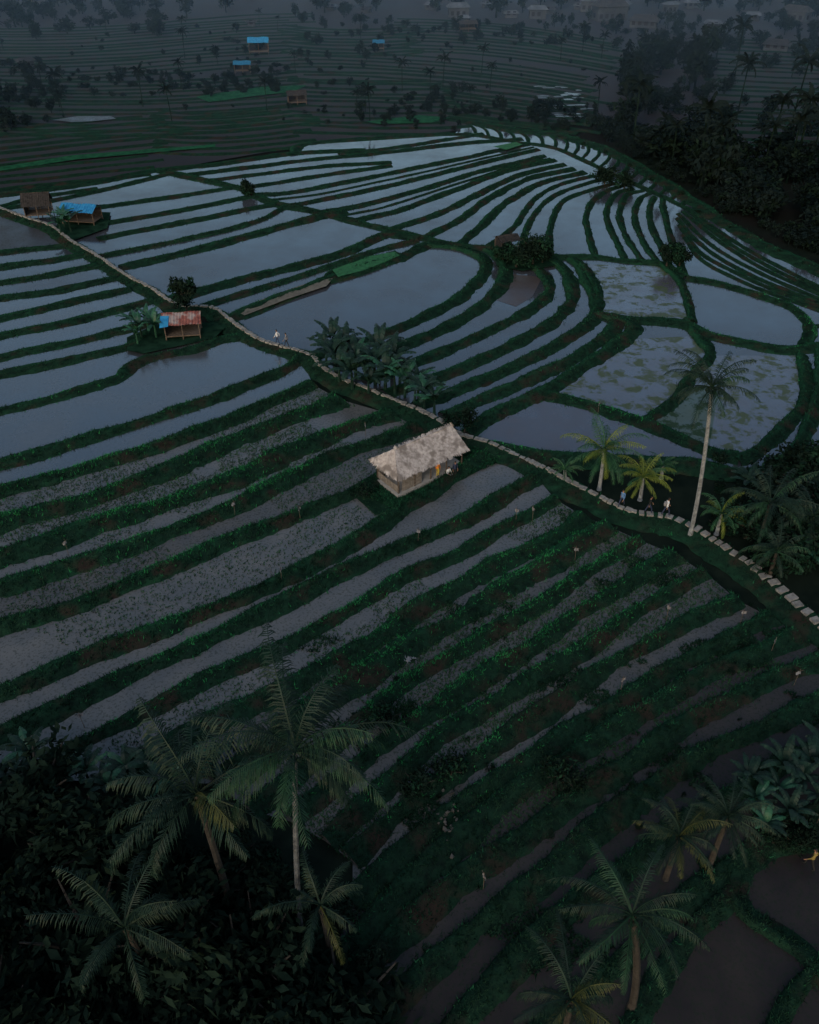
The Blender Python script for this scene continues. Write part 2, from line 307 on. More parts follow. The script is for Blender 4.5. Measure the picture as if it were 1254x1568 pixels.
U=[ ([(240,262),(300,275),(370,290),(385,300),(430,315),(480,325),(560,345),(650,367),(700,378),(745,383)],2.2),
([(185,412),(300,385),(400,358),(480,336),(530,325)],2.6),([(150,395),(230,380),(330,358),(400,338),(440,318)],1.3),
([(260,462),(350,437),(450,410),(540,385),(590,362),(640,368)],2.6),([(310,472),(380,450),(460,425),(530,402),(580,385),(640,370)],1.5),
([(345,495),(420,462),(500,432),(560,412),(615,395),(655,376)],2.8),([(500,428),(512,417),(570,398),(607,389)],1.),([(505,434),(550,422),(600,402),(610,390)],1.),
([(470,550),(560,525),(640,493),(700,460),(738,425),(742,398),(705,380),(655,376)],2.2),([(520,565),(610,535),(690,500),(745,465),(772,435),(772,408),(755,388),(745,383)],2.3),
([(560,585),(640,555),(730,518),(795,488),(832,460),(842,437),(830,418),(800,400)],2.0),([(590,605),(660,583),(740,552),(815,515),(860,482),(880,450),(868,418),(845,395)],2.2),
([(640,625),(680,608),(770,570),(850,533),(905,492),(912,458),(892,412),(880,398)],2.2),([(680,640),(730,618),(800,588),(880,550),(930,515),(945,492),(915,480)],2.2),
([(720,668),(760,635),(830,603),(900,562),(955,522),(970,498),(935,487)],2.4),
([(825,605),(880,618),(940,638),(985,652),(1030,670),(1095,698),(1130,705)],2.4),([(735,683),(820,700),(900,706),(1000,712),(1060,715),(1130,728),(1190,722),(1254,712),(1330,700)],2.3),
([(985,650),(1030,618),(1062,575),(1090,545),(1070,515),(1055,490)],1.7),([(912,485),(960,492),(1040,497),(1080,515),(1140,528),(1200,537),(1254,533),(1320,530)],2.3),
([(892,405),(915,440),(915,480)],1.7),([(1015,405),(1042,432),(1062,495)],1.5),([(1050,428),(1100,437),(1170,457),(1215,475),(1238,505),(1232,530)],1.7),
([(1130,710),(1165,692),(1205,655),(1228,620),(1235,580),(1230,545)],1.7),([(1175,722),(1215,690),(1245,645),(1254,600),(1256,560),(1258,530)],1.6),
([(745,383),(800,388),(850,396),(910,396),(960,402),(1010,406),(1050,426)],1.8)]
for p,w in U: bank(p,w,.42,grass=.8,wv=.22)
Fn=[[(385,300),(450,296),(560,274),(680,250),(760,232),(810,222)],[(430,316),(450,316),(540,298),(650,273),(740,250),(825,230)],[(480,328),(560,315),(650,290),(740,263),(835,240)],
[(540,340),(620,321),(700,291),(780,262),(850,246)],[(595,355),(680,325),(740,295),(800,268),(865,253)],[(648,368),(700,340),(750,305),(810,275),(880,260)],[(702,378),(740,345),(780,308),(830,282),(895,265)],
[(747,380),(790,345),(820,305),(860,283),(910,270)],[(800,385),(812,340),(845,303),(900,282),(930,275)],[(842,393),(845,340),(865,308),(912,290),(945,281)],[(912,392),(898,340),(905,312),(930,294),(955,285)],[(958,398),(935,350),(930,320),(945,297),(970,290)],
[(985,402),(955,355),(950,325),(960,300),(985,293)],[(1007,402),(980,360),(972,330),(980,306),(995,298)],[(1028,412),(1000,350),(995,320),(1003,302)],[(1050,425),(1030,370),(1018,330),(1015,305)]]
for i,b in enumerate(Fn): bank(b,1.9 if i<7 else 1.3,.35 if i<7 else .28,grass=.4)
for i in range(6):
    m=[((a[0]+b[0])/2,(a[1]+b[1])/2) for a,b in zip(resample(np.array(Fn[i],float),6),resample(np.array(Fn[i+1],float),6))]
    if i in(0,2): bank(m,.8,.2,grass=.3)
Rr=[[(1045,360),(1075,400),(1130,430),(1200,458),(1320,500)],[(1035,335),(1075,378),(1140,418),(1210,448),(1320,488)],[(1045,325),(1100,370),(1160,408),(1254,452),(1320,478)],[(1050,318),(1110,362),(1180,403),(1254,440),(1320,468)],[(1040,345),(1072,388),(1136,424),(1205,453),(1320,494)],[(1038,328),(1085,374),(1150,413),(1230,449),(1320,483)],[(1050,320),(1105,366),(1170,406),(1254,446),(1320,473)],
[(1238,505),(1254,500),(1330,500)]]
for b in Rr: bank(b,.9,.25,grass=.3)
ridge1=[(690,183),(740,193),(800,203),(850,208),(930,233),(1010,278),(1060,310),(1110,345),(1170,380),(1254,418),(1330,450)]
ridge2=[(710,205),(790,218),(850,228),(900,250),(960,278),(1015,303),(1060,325)]
bank(ridge1,3.2,.5,grass=.5); bank(ridge2,1.4,.3,grass=.4)
r1=resample(catmull(G2(ridge1[:7]),1),22); r2=resample(catmull(G2(ridge2),1),22)
for i in range(1,21): bank([r1[i],(r1[i]+r2[i])/2+[.8,.5],r2[i]],.9,.22,world=True,grass=.3)
S=[([(-60,330),(60,312),(160,292),(255,268)],1.9),([(110,325),(250,305),(360,288)],1.9),([(150,345),(270,325),(385,302)],2.),([(150,368),(280,342),(390,320),(430,314)],2.2),([(-60,312),(0,300),(120,285),(240,262)],3),([(0,318),(60,303),(150,290)],1.5),
([(285,270),(380,258),(470,246),(560,238),(700,222),(800,214)],2.2),([(320,278),(420,265),(500,256),(600,250)],1.8),([(365,290),(450,277),(520,266),(600,255)],1.8),([(450,238),(470,222),(580,212),(690,206)],2.5),([(240,262),(340,252),(450,236),(560,231)],2.6),([(520,238),(640,222),(740,206)],1.8)]
for p,w in S: bank(p,w,.32,grass=.4)
def fam(u0,u1,vs,shape,w):
    for v in vs:
        us=np.linspace(u0+random.uniform(-15,15),u1+random.uniform(-25,25),7)
        bank([(u,v+shape((u-u0)/(u1-u0))+random.uniform(-.8,.8)) for u in us],w*random.uniform(.6,1.25),.24,grass=0)
def geo(v0,v1,a,b):
    out=[];v=v0
    while v<v1: out.append(v); v+=(a+(b-a)*(v-v0)/(v1-v0))*random.uniform(.75,1.25)
    return out
fam(-40,235,geo(205,296,8.5,12),lambda t:-28*t,2.0)
fam(-40,450,geo(122,205,6,9),lambda t:-12*t+10*math.sin(t*3),2.0)
fam(230,470,geo(170,236,7.5,10),lambda t:6*math.sin(t*4)-4*t,2.0)
fam(440,700,geo(120,205,6,9),lambda t:14*t-10*t*t,2.0)
fam(450,920,geo(80,125,5.5,7),lambda t:42*t*t,2.3)
fam(600,950,geo(30,82,4.6,6),lambda t:36*t*t,2.6)
fam(-40,460,geo(36,120,4.8,6.5),lambda t:8-18*t+5*math.sin(5*t),2.5)
fam(440,640,geo(40,84,5,6),lambda t:6*math.sin(3*t),2.6)
fam(1090,1300,geo(60,245,5.5,10),lambda t:8*t,2.4)
fam(680,900,geo(140,186,6,8),lambda t:28*t,2.0)
poly('mud_pond',[(80,186),(120,180),(170,180),(178,184),(140,188),(110,189)],W_dark,.3)
poly('green_terrace',[(300,150),(400,135),(470,132),(450,142),(380,150),(320,158)],g_mid,.27)
poly('green_terrace',[(0,258),(110,240),(330,223),(330,227),(120,246),(0,264)],g_mid,.27)
poly('green_terrace',[(560,188),(640,178),(690,182),(660,190),(580,192)],g_mid,.27)
for k in range(34):
    u=815+random.uniform(0,75);v=133+random.uniform(0,50); l=random.uniform(8,22)
    poly('distant_paddy_water',[(u,v),(u+l*.5,v-.9),(u+l,v-.3),(u+l+3,v+1.),(u+l*.5,v+1.3),(u+3,v+1.5)],W_mid if k%2 else W_dark,.2+.004*k)
obj('terrace_banks',banks.mesh('terrace_banks',[BANK],True,True))
# ------------------------------------------------------------ bank grass
gr=MB()
for c,Nn,wj,hj,Lg,d,gm,h0 in bankdata:
    if gm==0 or d>190: continue
    n=int(Lg*(42 if d<75 else 24 if d<110 else 14)*gm)
    t=RS.rand(n)*(len(c)-1); i=t.astype(int); i=np.minimum(i,len(c)-2)
    s=np.clip(RS.beta(2.0,1.4,n)*2.2-1.1,-1.08,1.05); 
    q=c[i]+(c[i+1]-c[i])*(t-i)[:,None]+Nn[i]*(s*wj[i])[:,None]; z=np.maximum(np.interp(s,PS,PH)*hj[i],.02)
    if c is pathc:
        k=(np.abs(s-.4)>.36); q=q[k];z=z[k];s=s[k];n=len(q)
    br=np.zeros(n)
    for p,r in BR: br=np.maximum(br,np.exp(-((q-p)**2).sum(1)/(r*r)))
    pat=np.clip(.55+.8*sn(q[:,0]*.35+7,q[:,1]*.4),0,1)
    u=RS.rand(n); lip=(s>.2)|(s<-.85); low=q[:,1]<35  # nearest tufts get fewer light blades: vignette darkness put into grass colour
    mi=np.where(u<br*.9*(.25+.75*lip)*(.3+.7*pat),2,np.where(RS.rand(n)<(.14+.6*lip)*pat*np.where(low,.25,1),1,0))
    big=1.0 if d<110 else 1.3
    gh=min(1,h0/.5)
    for m in(0,1,2):
        kk=np.where(mi==m)[0]; k=len(kk)
        if not k: continue
        for b in range(3):
            a=RS.rand(k)*6.28; w=.035*big; h=(.09+.24*RS.rand(k)**1.7)*gh; V=np.zeros((k,3,3))
            base=q[kk]+RS.randn(k,2)*.06
            V[:,0,:2]=base+np.stack([np.cos(a),np.sin(a)],1)*w;V[:,1,:2]=base-np.stack([np.cos(a),np.sin(a)],1)*w
            V[:,0,2]=V[:,1,2]=z[kk]-.04; V[:,2,:2]=base+RS.randn(k,2)*.12; V[:,2,2]=z[kk]+h
            gr.add(V.reshape(-1,3),np.arange(3*k).reshape(-1,3),m)
obj('bank_grass',gr.mesh('bank_grass',[g_dark,g_mid,g_bri]))
# ------------------------------------------------------------ stone path
sp=MB(); cc=resample(pathc,int(np.linalg.norm(np.diff(pathc,axis=0),axis=1).sum()/.1)); T=np.gradient(cc,axis=0);T/=np.linalg.norm(T,axis=1)[:,None]
Nn=np.stack([-T[:,1],T[:,0]],1); Nn*=np.sign(Nn[:,1:2]+1e-9)
i=0
while i<len(cc)-1:
    p=cc[i]+Nn[i]*.5; far=p[0]>19; ln=random.uniform(.35,.6); a=math.atan2(T[i][1],T[i][0])+random.uniform(-.25,.25)
    box(sp,(p[0]+random.uniform(-.08,.08),p[1]+random.uniform(-.05,.05),.5+random.uniform(-.03,.03)),(ln,random.uniform(.5,.85)*(1 if far else .62),.2),0,a)
    i+=int((ln+(random.uniform(.22,.42) if far else random.uniform(.02,.25)))/.1)
obj('stone_path',sp.mesh('stone_path',[stone]))
# ------------------------------------------------------------ ground
def axis(lo,hi,near,step,g):
    a=[0.]; s=step
    while a[-1]<hi:
        if a[-1]>near: s*=g
        a.append(a[-1]+s)
    b=[0.]; s=step
    while b[-1]>lo:
        if -b[-1]>near: s*=g
        b.append(b[-1]-s)
    return np.array(b[::-1][:-1]+a)
X=axis(-2500,2500,110,2.5,1.12);Y=axis(-600,3500,240,2.5,1.08)
gx,gy=np.meshgrid(X,Y); far=np.clip((gy-460)/400,0,3)
gz=-.2+sn(gx*.12,gy*.12)*.05+far*45+far*18*sn(gx*.008,gy*.006)+np.clip((np.abs(gx)-420)/300,0,3)*30*(1+.4*sn(gx*.01,gy*.01))
n=len(X); V=np.stack([gx,gy,gz],-1).reshape(-1,3); i=(np.arange(len(Y)-1)[:,None]*n+np.arange(n-1)[None]).ravel()
mb=MB(); mb.add(V,np.stack([i,i+1,i+1+n,i+n],1)); obj('ground',mb.mesh('ground',[GROUND],True))
# ------------------------------------------------------------ plants
def palm(seed,height,R,nf=22,lean=(0,0),yellow=.15,low=False,trunk=True,tr=1.):
    r=random.Random(seed); mb=MB()
    top=np.array([lean[0],lean[1],height])
    if trunk:
        pts=[np.array([lean[0]*t**1.6,lean[1]*t**1.6,height*t]) for t in np.linspace(0,1,14)]
        tube(mb,pts,np.array([.26 if k==0 else .20-.06*k/13 for k in range(14)])*(1 if height>8 else .9)*tr,7,2)
    npair=10 if low else 40
    for fi in range(nf):
        az=fi*2.399+r.uniform(-.4,.4); q=fi/nf; e0=math.radians(76-88*q+r.uniform(-14,14)); dr=math.radians(76+r.uniform(-18,34)); L=R*r.uniform(.75,1.22)*(1.25 if e0>.5 else 1.08)
        m=1 if r.random()<yellow*(1.3 if q>.3 else .6) else 0
        K=10; pts=[top.copy()]; sw=r.uniform(-.5,.5)
        for k in range(K):
            e=e0-dr*((k+.5)/K)**1.4; aa=az+sw*(k/K)**2; d=np.array([math.cos(aa)*math.cos(e),math.sin(aa)*math.cos(e),math.sin(e)]); pts.append(pts[-1]+d*L/K)
        pts=np.array(pts); tube(mb,pts,np.linspace(.05,.012,K+1)*(2 if low else 1),3,m)
        side=np.array([-math.sin(az),math.cos(az),0])
        VV=[];O=[]
        for j in range(npair):
            t=.16+.82*j/npair; x=t*K; k=min(int(x),K-1); p=pts[k]+(pts[k+1]-pts[k])*(x-k); T=pts[k+1]-pts[k]; T/=np.linalg.norm(T)
            ll=R*.22*(math.sin(math.pi*min(t*.85+.12,1))**.6)*r.uniform(.7,1.2); 
            wd=R*(.07 if low else .0085)
            for s in(-1,1):
                if not low and r.random()<.09: continue
                d=side*s*.72+T*.6+np.array([0,0,-.45+r.uniform(-.35,.25)]); d/=np.linalg.norm(d)
                d2=d+np.array([0,0,-.9]); d2/=np.linalg.norm(d2)
                a=p;b=p+d*ll*.5;c=b+d2*ll*.5; O.append(len(VV))
                VV+= [a-T*wd*.6,a+T*wd*.6,b+T*wd,b-T*wd,c]
        VV=np.array(VV); o=np.array(O)
        mb.add(VV,np.stack([o,o+1,o+2,o+3],1),m); 
        base=mb.n-len(VV); mb.f.append((np.stack([o+3,o+2,o+4],1)+base,m))
    if height>6 and not low:
        for k in range(7):
            a=k*.9; c=top+np.array([math.cos(a)*.28,math.sin(a)*.28,-.25]); tube(mb,[c+[0,0,.14],c+[0,0,.08],c,c-[0,0,.1],c-[0,0,.14]],[.02,.1,.13,.09,.02],6,0)
    return mb
def banana(seed,h=3.2,low=False):
    r=random.Random(seed); mb=MB(); tube(mb,[(0,0,0),(0.03,0,h*.3),(.05,.02,h*.55)],[.16,.12,.07],6,0)
    for k in range(9):
        az=k*2.4+r.uniform(-.3,.3); e0=math.radians(r.uniform(45,85)); dr=math.radians(r.uniform(60,110)); L=h*r.uniform(.6,.8); K=9
        p=np.array([.05,.02,h*.5]); side=np.array([-math.sin(az),math.cos(az),0]); C=[p]
        for j in range(K):
            e=e0-dr*((j+.5)/K)**1.5; p=p+np.array([math.cos(az)*math.cos(e),math.sin(az)*math.cos(e),math.sin(e)])*L/K; C.append(p)
        V=[];Fq=[]
        for j in range(1,K):
            t0=(j-1)/(K-1);t1=j/(K-1)
            w0=.30*h/3.2*math.sin(math.pi*(.12+.83*t0))**.7; w1=.30*h/3.2*math.sin(math.pi*(.12+.83*t1))**.7
            sh=(C[j+1]-C[j])*r.uniform(.02,.2)
            for s in(-1,1):
                o=len(V); dz=np.array([0,0,-.3*w0-r.uniform(0,.08)])
                V+=[C[j],C[j+1],C[j+1]+side*s*w1+dz-sh,C[j]+side*s*w0+dz]; Fq.append([o,o+1,o+2,o+3])
        mb.add(V,Fq,1 if r.random()<.5 else 0)
    return mb
def tree(seed,h,cr,nl,ls,trunk=True,mleaf=0,mb=None):
    r=np.random.RandomState(seed); mb=mb or MB()
    if trunk:
        tube(mb,[(0,0,0),(.1,0,h*.3),(0,.1,h*.6)],[cr*.07,cr*.055,cr*.03],6,2)
        for k in range(5):
            a=k*1.3+r.rand(); tube(mb,[(0,0,h*(.3+.06*k)),(math.cos(a)*cr*.4,math.sin(a)*cr*.4,h*.6),(math.cos(a)*cr*.7,math.sin(a)*cr*.7,h*.75)],[cr*.04,cr*.025,cr*.01],4,2)
    nc=14; d=r.randn(nc,3); d/=np.linalg.norm(d,axis=1)[:,None]; C=d*np.array([cr*.72,cr*.72,h*.33])*(.4+.7*r.rand(nc,1)); C[:,2]+=h*.6
    sz=cr*(.2+.3*r.rand(nc))
    pick=r.randint(0,nc,nl); dd=r.randn(nl,3); dd/=np.linalg.norm(dd,axis=1)[:,None]; p=C[pick]+dd*(sz[pick]*(.45+.7*r.rand(nl)))[:,None]
    a=r.randn(nl,3)*.6+dd*.2; a/=np.linalg.norm(a,axis=1)[:,None]; b=np.cross(a,dd+r.randn(nl,3)*.5); b/=np.linalg.norm(b,axis=1)[:,None]+1e-6
    l=ls*(.6+.8*r.rand(nl))[:,None]; V=np.stack([p-a*l,p+b*l*.45,p+a*l,p-b*l*.45],1)
    f=np.arange(4*nl).reshape(-1,4); br=(pick%3==0)
    mb.add(V.reshape(-1,3),f[~br],mleaf); mb.f.append((f[br]+mb.n-4*nl,mleaf+1)); return mb
def put_palm(crown,z,R,base=None,seed=1,nf=22,yellow=.15,mats=None,name='coconut_palm',tr=1.):
    c=G(crown[0],crown[1],z); b=G(base[0],base[1],0) if base else np.array([c[0]+.2,c[1]+.3,0])
    mb=palm(seed,z,R,nf,(c[0]-b[0],c[1]-b[1]),yellow,tr=tr)
    obj(name,mb.mesh(name,mats or [palmL,palmY,trunkM]),(b[0],b[1],-.05))
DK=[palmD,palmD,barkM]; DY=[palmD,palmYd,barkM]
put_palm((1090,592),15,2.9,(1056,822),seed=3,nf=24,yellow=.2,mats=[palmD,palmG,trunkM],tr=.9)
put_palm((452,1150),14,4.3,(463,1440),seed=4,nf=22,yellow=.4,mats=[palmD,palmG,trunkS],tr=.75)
put_palm((300,1215),11,4.4,None,seed=5,nf=18,yellow=.12,mats=DY)
put_palm((490,1385),6,2.4,None,seed=15,nf=11,yellow=.3,mats=DY)
put_palm((925,690),4.2,3.0,None,seed=6,nf=24,yellow=.25)
put_palm((985,730),2.6,2.3,None,seed=7,nf=20,yellow=.7)
put_palm((1105,785),2.4,2.1,None,seed=8,nf=17,yellow=.35)
put_palm((1180,770),5,3.1,None,seed=9,nf=22,yellow=.2,mats=[palmD,palmG,barkM])
put_palm((1190,845),3,2.4,None,seed=10,nf=18,yellow=.4,mats=[palmD,palmG,barkM])
put_palm((1245,790),4,3,None,seed=31,nf=20,yellow=.4,mats=[palmD,palmG,barkM])
put_palm((968,1400),9,2.7,(966,1545),seed=11,nf=18,yellow=.5,mats=[palmD,palmG,barkM])
put_palm((875,1530),6.5,2.6,None,seed=12,nf=15,yellow=.2,mats=DY)
put_palm((1040,1280),4.5,2.3,None,seed=13,nf=18,yellow=.45,mats=DY)
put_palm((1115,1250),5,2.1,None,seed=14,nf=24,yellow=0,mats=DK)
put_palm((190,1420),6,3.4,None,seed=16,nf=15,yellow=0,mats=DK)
put_palm((865,718),1.6,1.4,None,seed=17,nf=14,yellow=0)
put_palm((1015,712),1.6,1.4,None,seed=18,nf=14,yellow=0)
bm=[banana(s,3.4).mesh('banana_plant',[banL,banL]) for s in range(3)]+[banana(s+9,3.4).mesh('banana_plant',[banD,banL]) for s in range(3)]+[banana(s+19,3.4).mesh('banana_plant',[banD,banD]) for s in range(3)]
def put_ban(u,v,k,s=1): 
    g=G(u,v); obj('banana_plant',bm[k],(g[0],g[1],.1),rz=random.uniform(0,6),sc=s*random.uniform(.8,1.15))
for u,v in [(500,560),(515,575),(530,555),(545,580),(560,570),(575,590),(540,600),(590,600),(520,590),(565,607),(605,605),(600,580),(510,545),(580,565)]: put_ban(u,v,random.choice([6,7,8,4]),1.2)
for u,v in [(620,610),(635,620),(650,630),(612,590),(640,605),(665,640)]: put_ban(u,v,random.choice([3,4,5]))
for u,v in [(205,510),(218,520),(228,508),(212,530),(240,520)]: put_ban(u,v,random.choice([0,1,3]),.85)
for u,v in [(100,350),(110,358),(95,362)]: put_ban(u,v,3)
for u,v in [(10,1215),(40,1225),(70,1215),(100,1225),(140,1205),(170,1225),(20,1250),(240,1200),(270,1220),(60,1180),(200,1195),(330,1190)]: put_ban(u,v,random.choice([4,5,7]),.8)
for u,v in [(1150,1240),(1185,1225),(1220,1210),(1165,1280),(1245,1235),(1200,1260),(1140,1210),(1235,1190),(1190,1190),(1250,1165)]: put_ban(u,v,random.choice([6,3,7]),.7)
for u,v in [(1140,760),(1230,800),(1210,770),(1245,850),(1165,800),(1215,830),(1190,800),(1250,770),(1225,880)]: put_ban(u,v,random.choice([6,7,3]),.85)
def put_tree(u,v,h,cr,nl=1500,ls=.22,name='broadleaf_tree',mats=None):
    g=G(u,v); mb=tree(int(u*7+v),h,cr,nl,ls); obj(name,mb.mesh(name,mats or [leafD,leafM,barkM]),(g[0],g[1],.1),rz=u)
put_tree(288,487,5.2,2.1); put_tree(815,408,5,2.7,2200,.25); put_tree(790,412,3.2,2.4); put_tree(770,402,2.2,1.8); put_tree(830,405,3,1.8)
put_tree(710,668,3,1.3,1200,.14); put_tree(690,660,1.8,1.1,800,.14,'shrub')
put_tree(1020,412,3.5,2.2); put_tree(1040,410,2.8,1.8); put_tree(1100,712,1.2,.9,500,.12,'shrub'); put_tree(380,300,2.5,1.6); put_tree(925,285,3,2.4); put_tree(955,290,2.5,2)
put_tree(1190,760,4,3.5,1800,.25);put_tree(1250,740,4,3.5,1800,.25);put_tree(1140,825,3,2.6,1500,.2);put_tree(1230,860,3.5,3.2,1800,.22);put_tree(1260,800,4,3.5,1800,.22);put_tree(1190,880,2.5,2.5,1500,.2,)
put_tree(640,1215,1.6,1.3,900,.13,'shrub');put_tree(690,1190,1.2,1.2,800,.12,'shrub');put_tree(860,1200,1.5,1.6,900,.13,'shrub');put_tree(560,760,.9,1.2,600,.1,'shrub');put_tree(590,1110,1.3,1.4,900,.12,'shrub')
protoF=[tree(100+k,9+k%3,4.5,330,.7) for k in range(8)]; protoP=[palm(200+k,13,3.8,14,(.5,.3),0,low=True) for k in range(3)]
protoN=[tree(300+k,7,3.6,1100,.34) for k in range(5)]
def mass(name,spots,protos,mats,z0=-.3):
    mb=MB()
    for u,v,s in spots:
        g=G(u,v); a=random.uniform(0,6.28); M=Matrix.Translation((g[0],g[1],z0))@Matrix.Rotation(a,4,'Z')@Matrix.Diagonal((s*random.uniform(.7,1.4),s*random.uniform(.7,1.4),s*random.uniform(.6,1.25),1)); mb.merge(random.choice(protos),M)
    obj(name,mb.mesh(name,mats))
def massP(name,spots,protos,mats):
    mb=MB()
    for u,v,s in spots:
        g=G(u,v); mb.merge(random.choice(protos),Matrix.Translation((g[0],g[1],-.3))@Matrix.Rotation(random.uniform(0,6.28),4,'Z')@Matrix.Scale(s,4))
    obj(name,mb.mesh(name,mats))
def rnd(n,u0,u1,v0,v1,s0=.6,s1=1.1,f=lambda u,v:True):
    out=[]
    while len(out)<n:
        u=random.uniform(u0,u1);v=random.uniform(v0,v1)
        if f(u,v): out.append((u,v,random.uniform(s0,s1)))
    return out
ridgeV=lambda u: np.interp(u,[690,850,930,1010,1110,1254,1330],[175,200,222,265,328,398,430])
sp1=rnd(80,950,1110,90,330,.35,.95,lambda u,v:v<ridgeV(u)-12)+rnd(85,1080,1330,235,430,.25,.75,lambda u,v:v<ridgeV(u)-12)+rnd(30,1120,1320,60,235,.2,.55)
sp1+=[(u,ridgeV(u)-random.uniform(2,22),random.uniform(.1,.28)) for u in [random.uniform(900,1330) for _ in range(110)]]
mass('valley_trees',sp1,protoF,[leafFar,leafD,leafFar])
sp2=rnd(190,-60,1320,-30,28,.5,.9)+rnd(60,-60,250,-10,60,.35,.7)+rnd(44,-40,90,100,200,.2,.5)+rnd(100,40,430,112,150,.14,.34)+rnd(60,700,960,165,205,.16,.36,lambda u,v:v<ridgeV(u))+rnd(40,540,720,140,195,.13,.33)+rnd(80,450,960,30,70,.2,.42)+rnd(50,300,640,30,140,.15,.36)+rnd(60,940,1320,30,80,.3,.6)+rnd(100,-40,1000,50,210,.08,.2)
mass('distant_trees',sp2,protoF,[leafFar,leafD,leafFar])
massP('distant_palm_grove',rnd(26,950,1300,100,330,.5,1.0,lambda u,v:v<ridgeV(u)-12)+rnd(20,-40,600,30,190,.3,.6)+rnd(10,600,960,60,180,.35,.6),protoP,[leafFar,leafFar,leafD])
edge=lambda u,v: v>1232+max(0,u-240)*.62
mass('forest_canopy',rnd(110,-150,540,1232,1800,.35,.95,edge),protoN,[leafD,leafD,barkM],z0=-1.)
mass('streamside_shrubs',rnd(44,1090,1330,750,910,.15,.4,lambda u,v:v<(u-1080)*.75+800 )+rnd(12,1170,1330,1260,1300,.15,.28)+rnd(50,250,600,1225,1560,.12,.3,lambda u,v:v>1215+max(0,u-240)*.6),protoN,[leafD,leafM,barkM])
mass('bank_shrubs',[(u,v,random.uniform(.05,.11)) for u,v in [(random.uniform(560,1150),random.uniform(880,1300)) for _ in range(70)]]+[(u,v,random.uniform(.1,.2)) for u,v in [(850+i*38+random.uniform(-10,10),np.interp(850+i*38,[850,930,1010,1110,1254],[208,233,278,345,415])+3) for i in range(11)]],protoN,[leafD,leafM,barkM])
# ------------------------------------------------------------ main hut
def slope_faces(mb,quads,m=0):
    for q in quads: mb.add(q,[list(range(len(q)))],m)
def strands(mb,P0,P1,P2,P3,n,m,ln=.7,w=.03):
    P0,P1,P2,P3=map(np.array,(P0,P1,P2,P3)); a=RS.rand(n)[:,None];b=RS.rand(n)[:,None]*1.02
    t=P0+(P1-P0)*a; e=P3+(P2-P3)*a; p=t+(e-t)*b; d=e-t; d=d/np.linalg.norm(d,axis=1)[:,None]
    nn=np.cross(P1-P0 if np.linalg.norm(P1-P0)>.01 else P2-P3,P3-P0); nn/=np.linalg.norm(nn); nn=nn*np.sign(nn[2])
    sd=np.cross(nn,d); p=p+nn*(.02+.06*RS.rand(n)[:,None]); d=d+sd*RS.randn(n)[:,None]*.12; l=ln*(.5+.6*RS.rand(n))[:,None]
    V=np.stack([p-d*l/2-sd*w,p-d*l/2+sd*w,p+d*l/2+sd*w+nn*.03,p+d*l/2-sd*w+nn*.03],1)
    mb.add(V.reshape(-1,3),np.arange(4*n).reshape(-1,4),m)
def empty(name,loc,rz):
    e=D.objects.new(name,None); scene.collection.objects.link(e); e.location=loc; e.rotation_euler=(0,0,rz); return e
A=G(608,762);B=G(708,716); ax=(B-A); yaw=math.atan2(ax[1],ax[0]); hl=np.linalg.norm(ax)
perp=np.array([-math.sin(yaw),math.cos(yaw),0]); cen=(A+B)/2+perp*1.5
hut=empty('thatched_hut',(cen[0],cen[1],.1),yaw); Lh=hl/2-.15
mb=MB(); ez=2.15; rz_=3.65; ey=1.9; x0=-Lh-.35; x1=Lh+.25; ra=x0+1.15; rb=x1-.3
ql=[(ra,0,rz_),(rb,0,rz_),(x1,-ey,ez),(x0,-ey,ez)]; qr=[(ra,0,rz_),(rb,0,rz_),(x1,ey,ez),(x0,ey,ez)]
slope_faces(mb,[ql,qr,[(ra,0,rz_),(x0,-ey,ez),(x0,ey,ez)],[(rb,0,rz_),(x1,-ey,ez),(x1,ey,ez)]])
dn=.16
slope_faces(mb,[[(x,y,z-dn) for x,y,z in q] for q in (ql,qr)])
strands(mb,*ql,3800,0);strands(mb,*qr,2500,0);strands(mb,(ra,0,rz_),(ra,0,rz_),(x0,ey,ez),(x0,-ey,ez),1500,0);strands(mb,(rb,0,rz_),(rb,0,rz_),(x1,ey,ez),(x1,-ey,ez),900,0)
for e in ((x0,-ey,x1,-ey),(x0,ey,x1,ey),(x0,-ey,x0,ey),(x1,-ey,x1,ey)):
    n=420; t=RS.rand(n); p=np.stack([e[0]+(e[2]-e[0])*t,e[1]+(e[3]-e[1])*t,np.full(n,ez+.02)],1); q=RS.randn(n,3)*.06; q[:,2]=-.18-.18*RS.rand(n); w=np.array([.03,.03,0])
    V=np.stack([p-w,p+w,p+w+q,p-w+q],1); mb.add(V.reshape(-1,3),np.arange(4*n).reshape(-1,4),0)
tube(mb,[(ra-.1,0,rz_+.03),((ra+rb)/2,0,rz_-.03),(rb+.1,0,rz_+.04)],[.12,.12,.12],7,0)
obj('roof',mb.mesh('hut_roof',[thatch]),parent=hut)
mb=MB(); W=1.5
for x in np.linspace(-Lh,Lh,5):
    for y in(-W,W): tube(mb,[(x,y,0),(x+.02,y,1.2),(x,y,2.25)],[.075,.065,.06],6,0)
for y in(-W,W): tube(mb,[(-Lh-.2,y,2.2),(Lh+.15,y,2.2)],[.05,.05],5,0)
for x in(-Lh+.6,0,Lh-.6): tube(mb,[(x,-W,2.22),(x,W,2.22)],[.05,.05],5,0); tube(mb,[(x,0,2.2),(x,0,3.3)],[.05,.04],5,0)
obj('posts',mb.mesh('hut_posts',[wood]),parent=hut)
mb=MB(); box(mb,(0,0,.14),(2*Lh+.5,2*W+.5,.3),0); obj('floor',mb.mesh('hut_floor',[plaster]),parent=hut)
mb=MB()
nb=18
for k in range(nb):
    x=-Lh+.5+k*(Lh*.60)/nb; box(mb,(x,-W+.02+.01*(k%2),.95),(.1,.03,1.35),0)
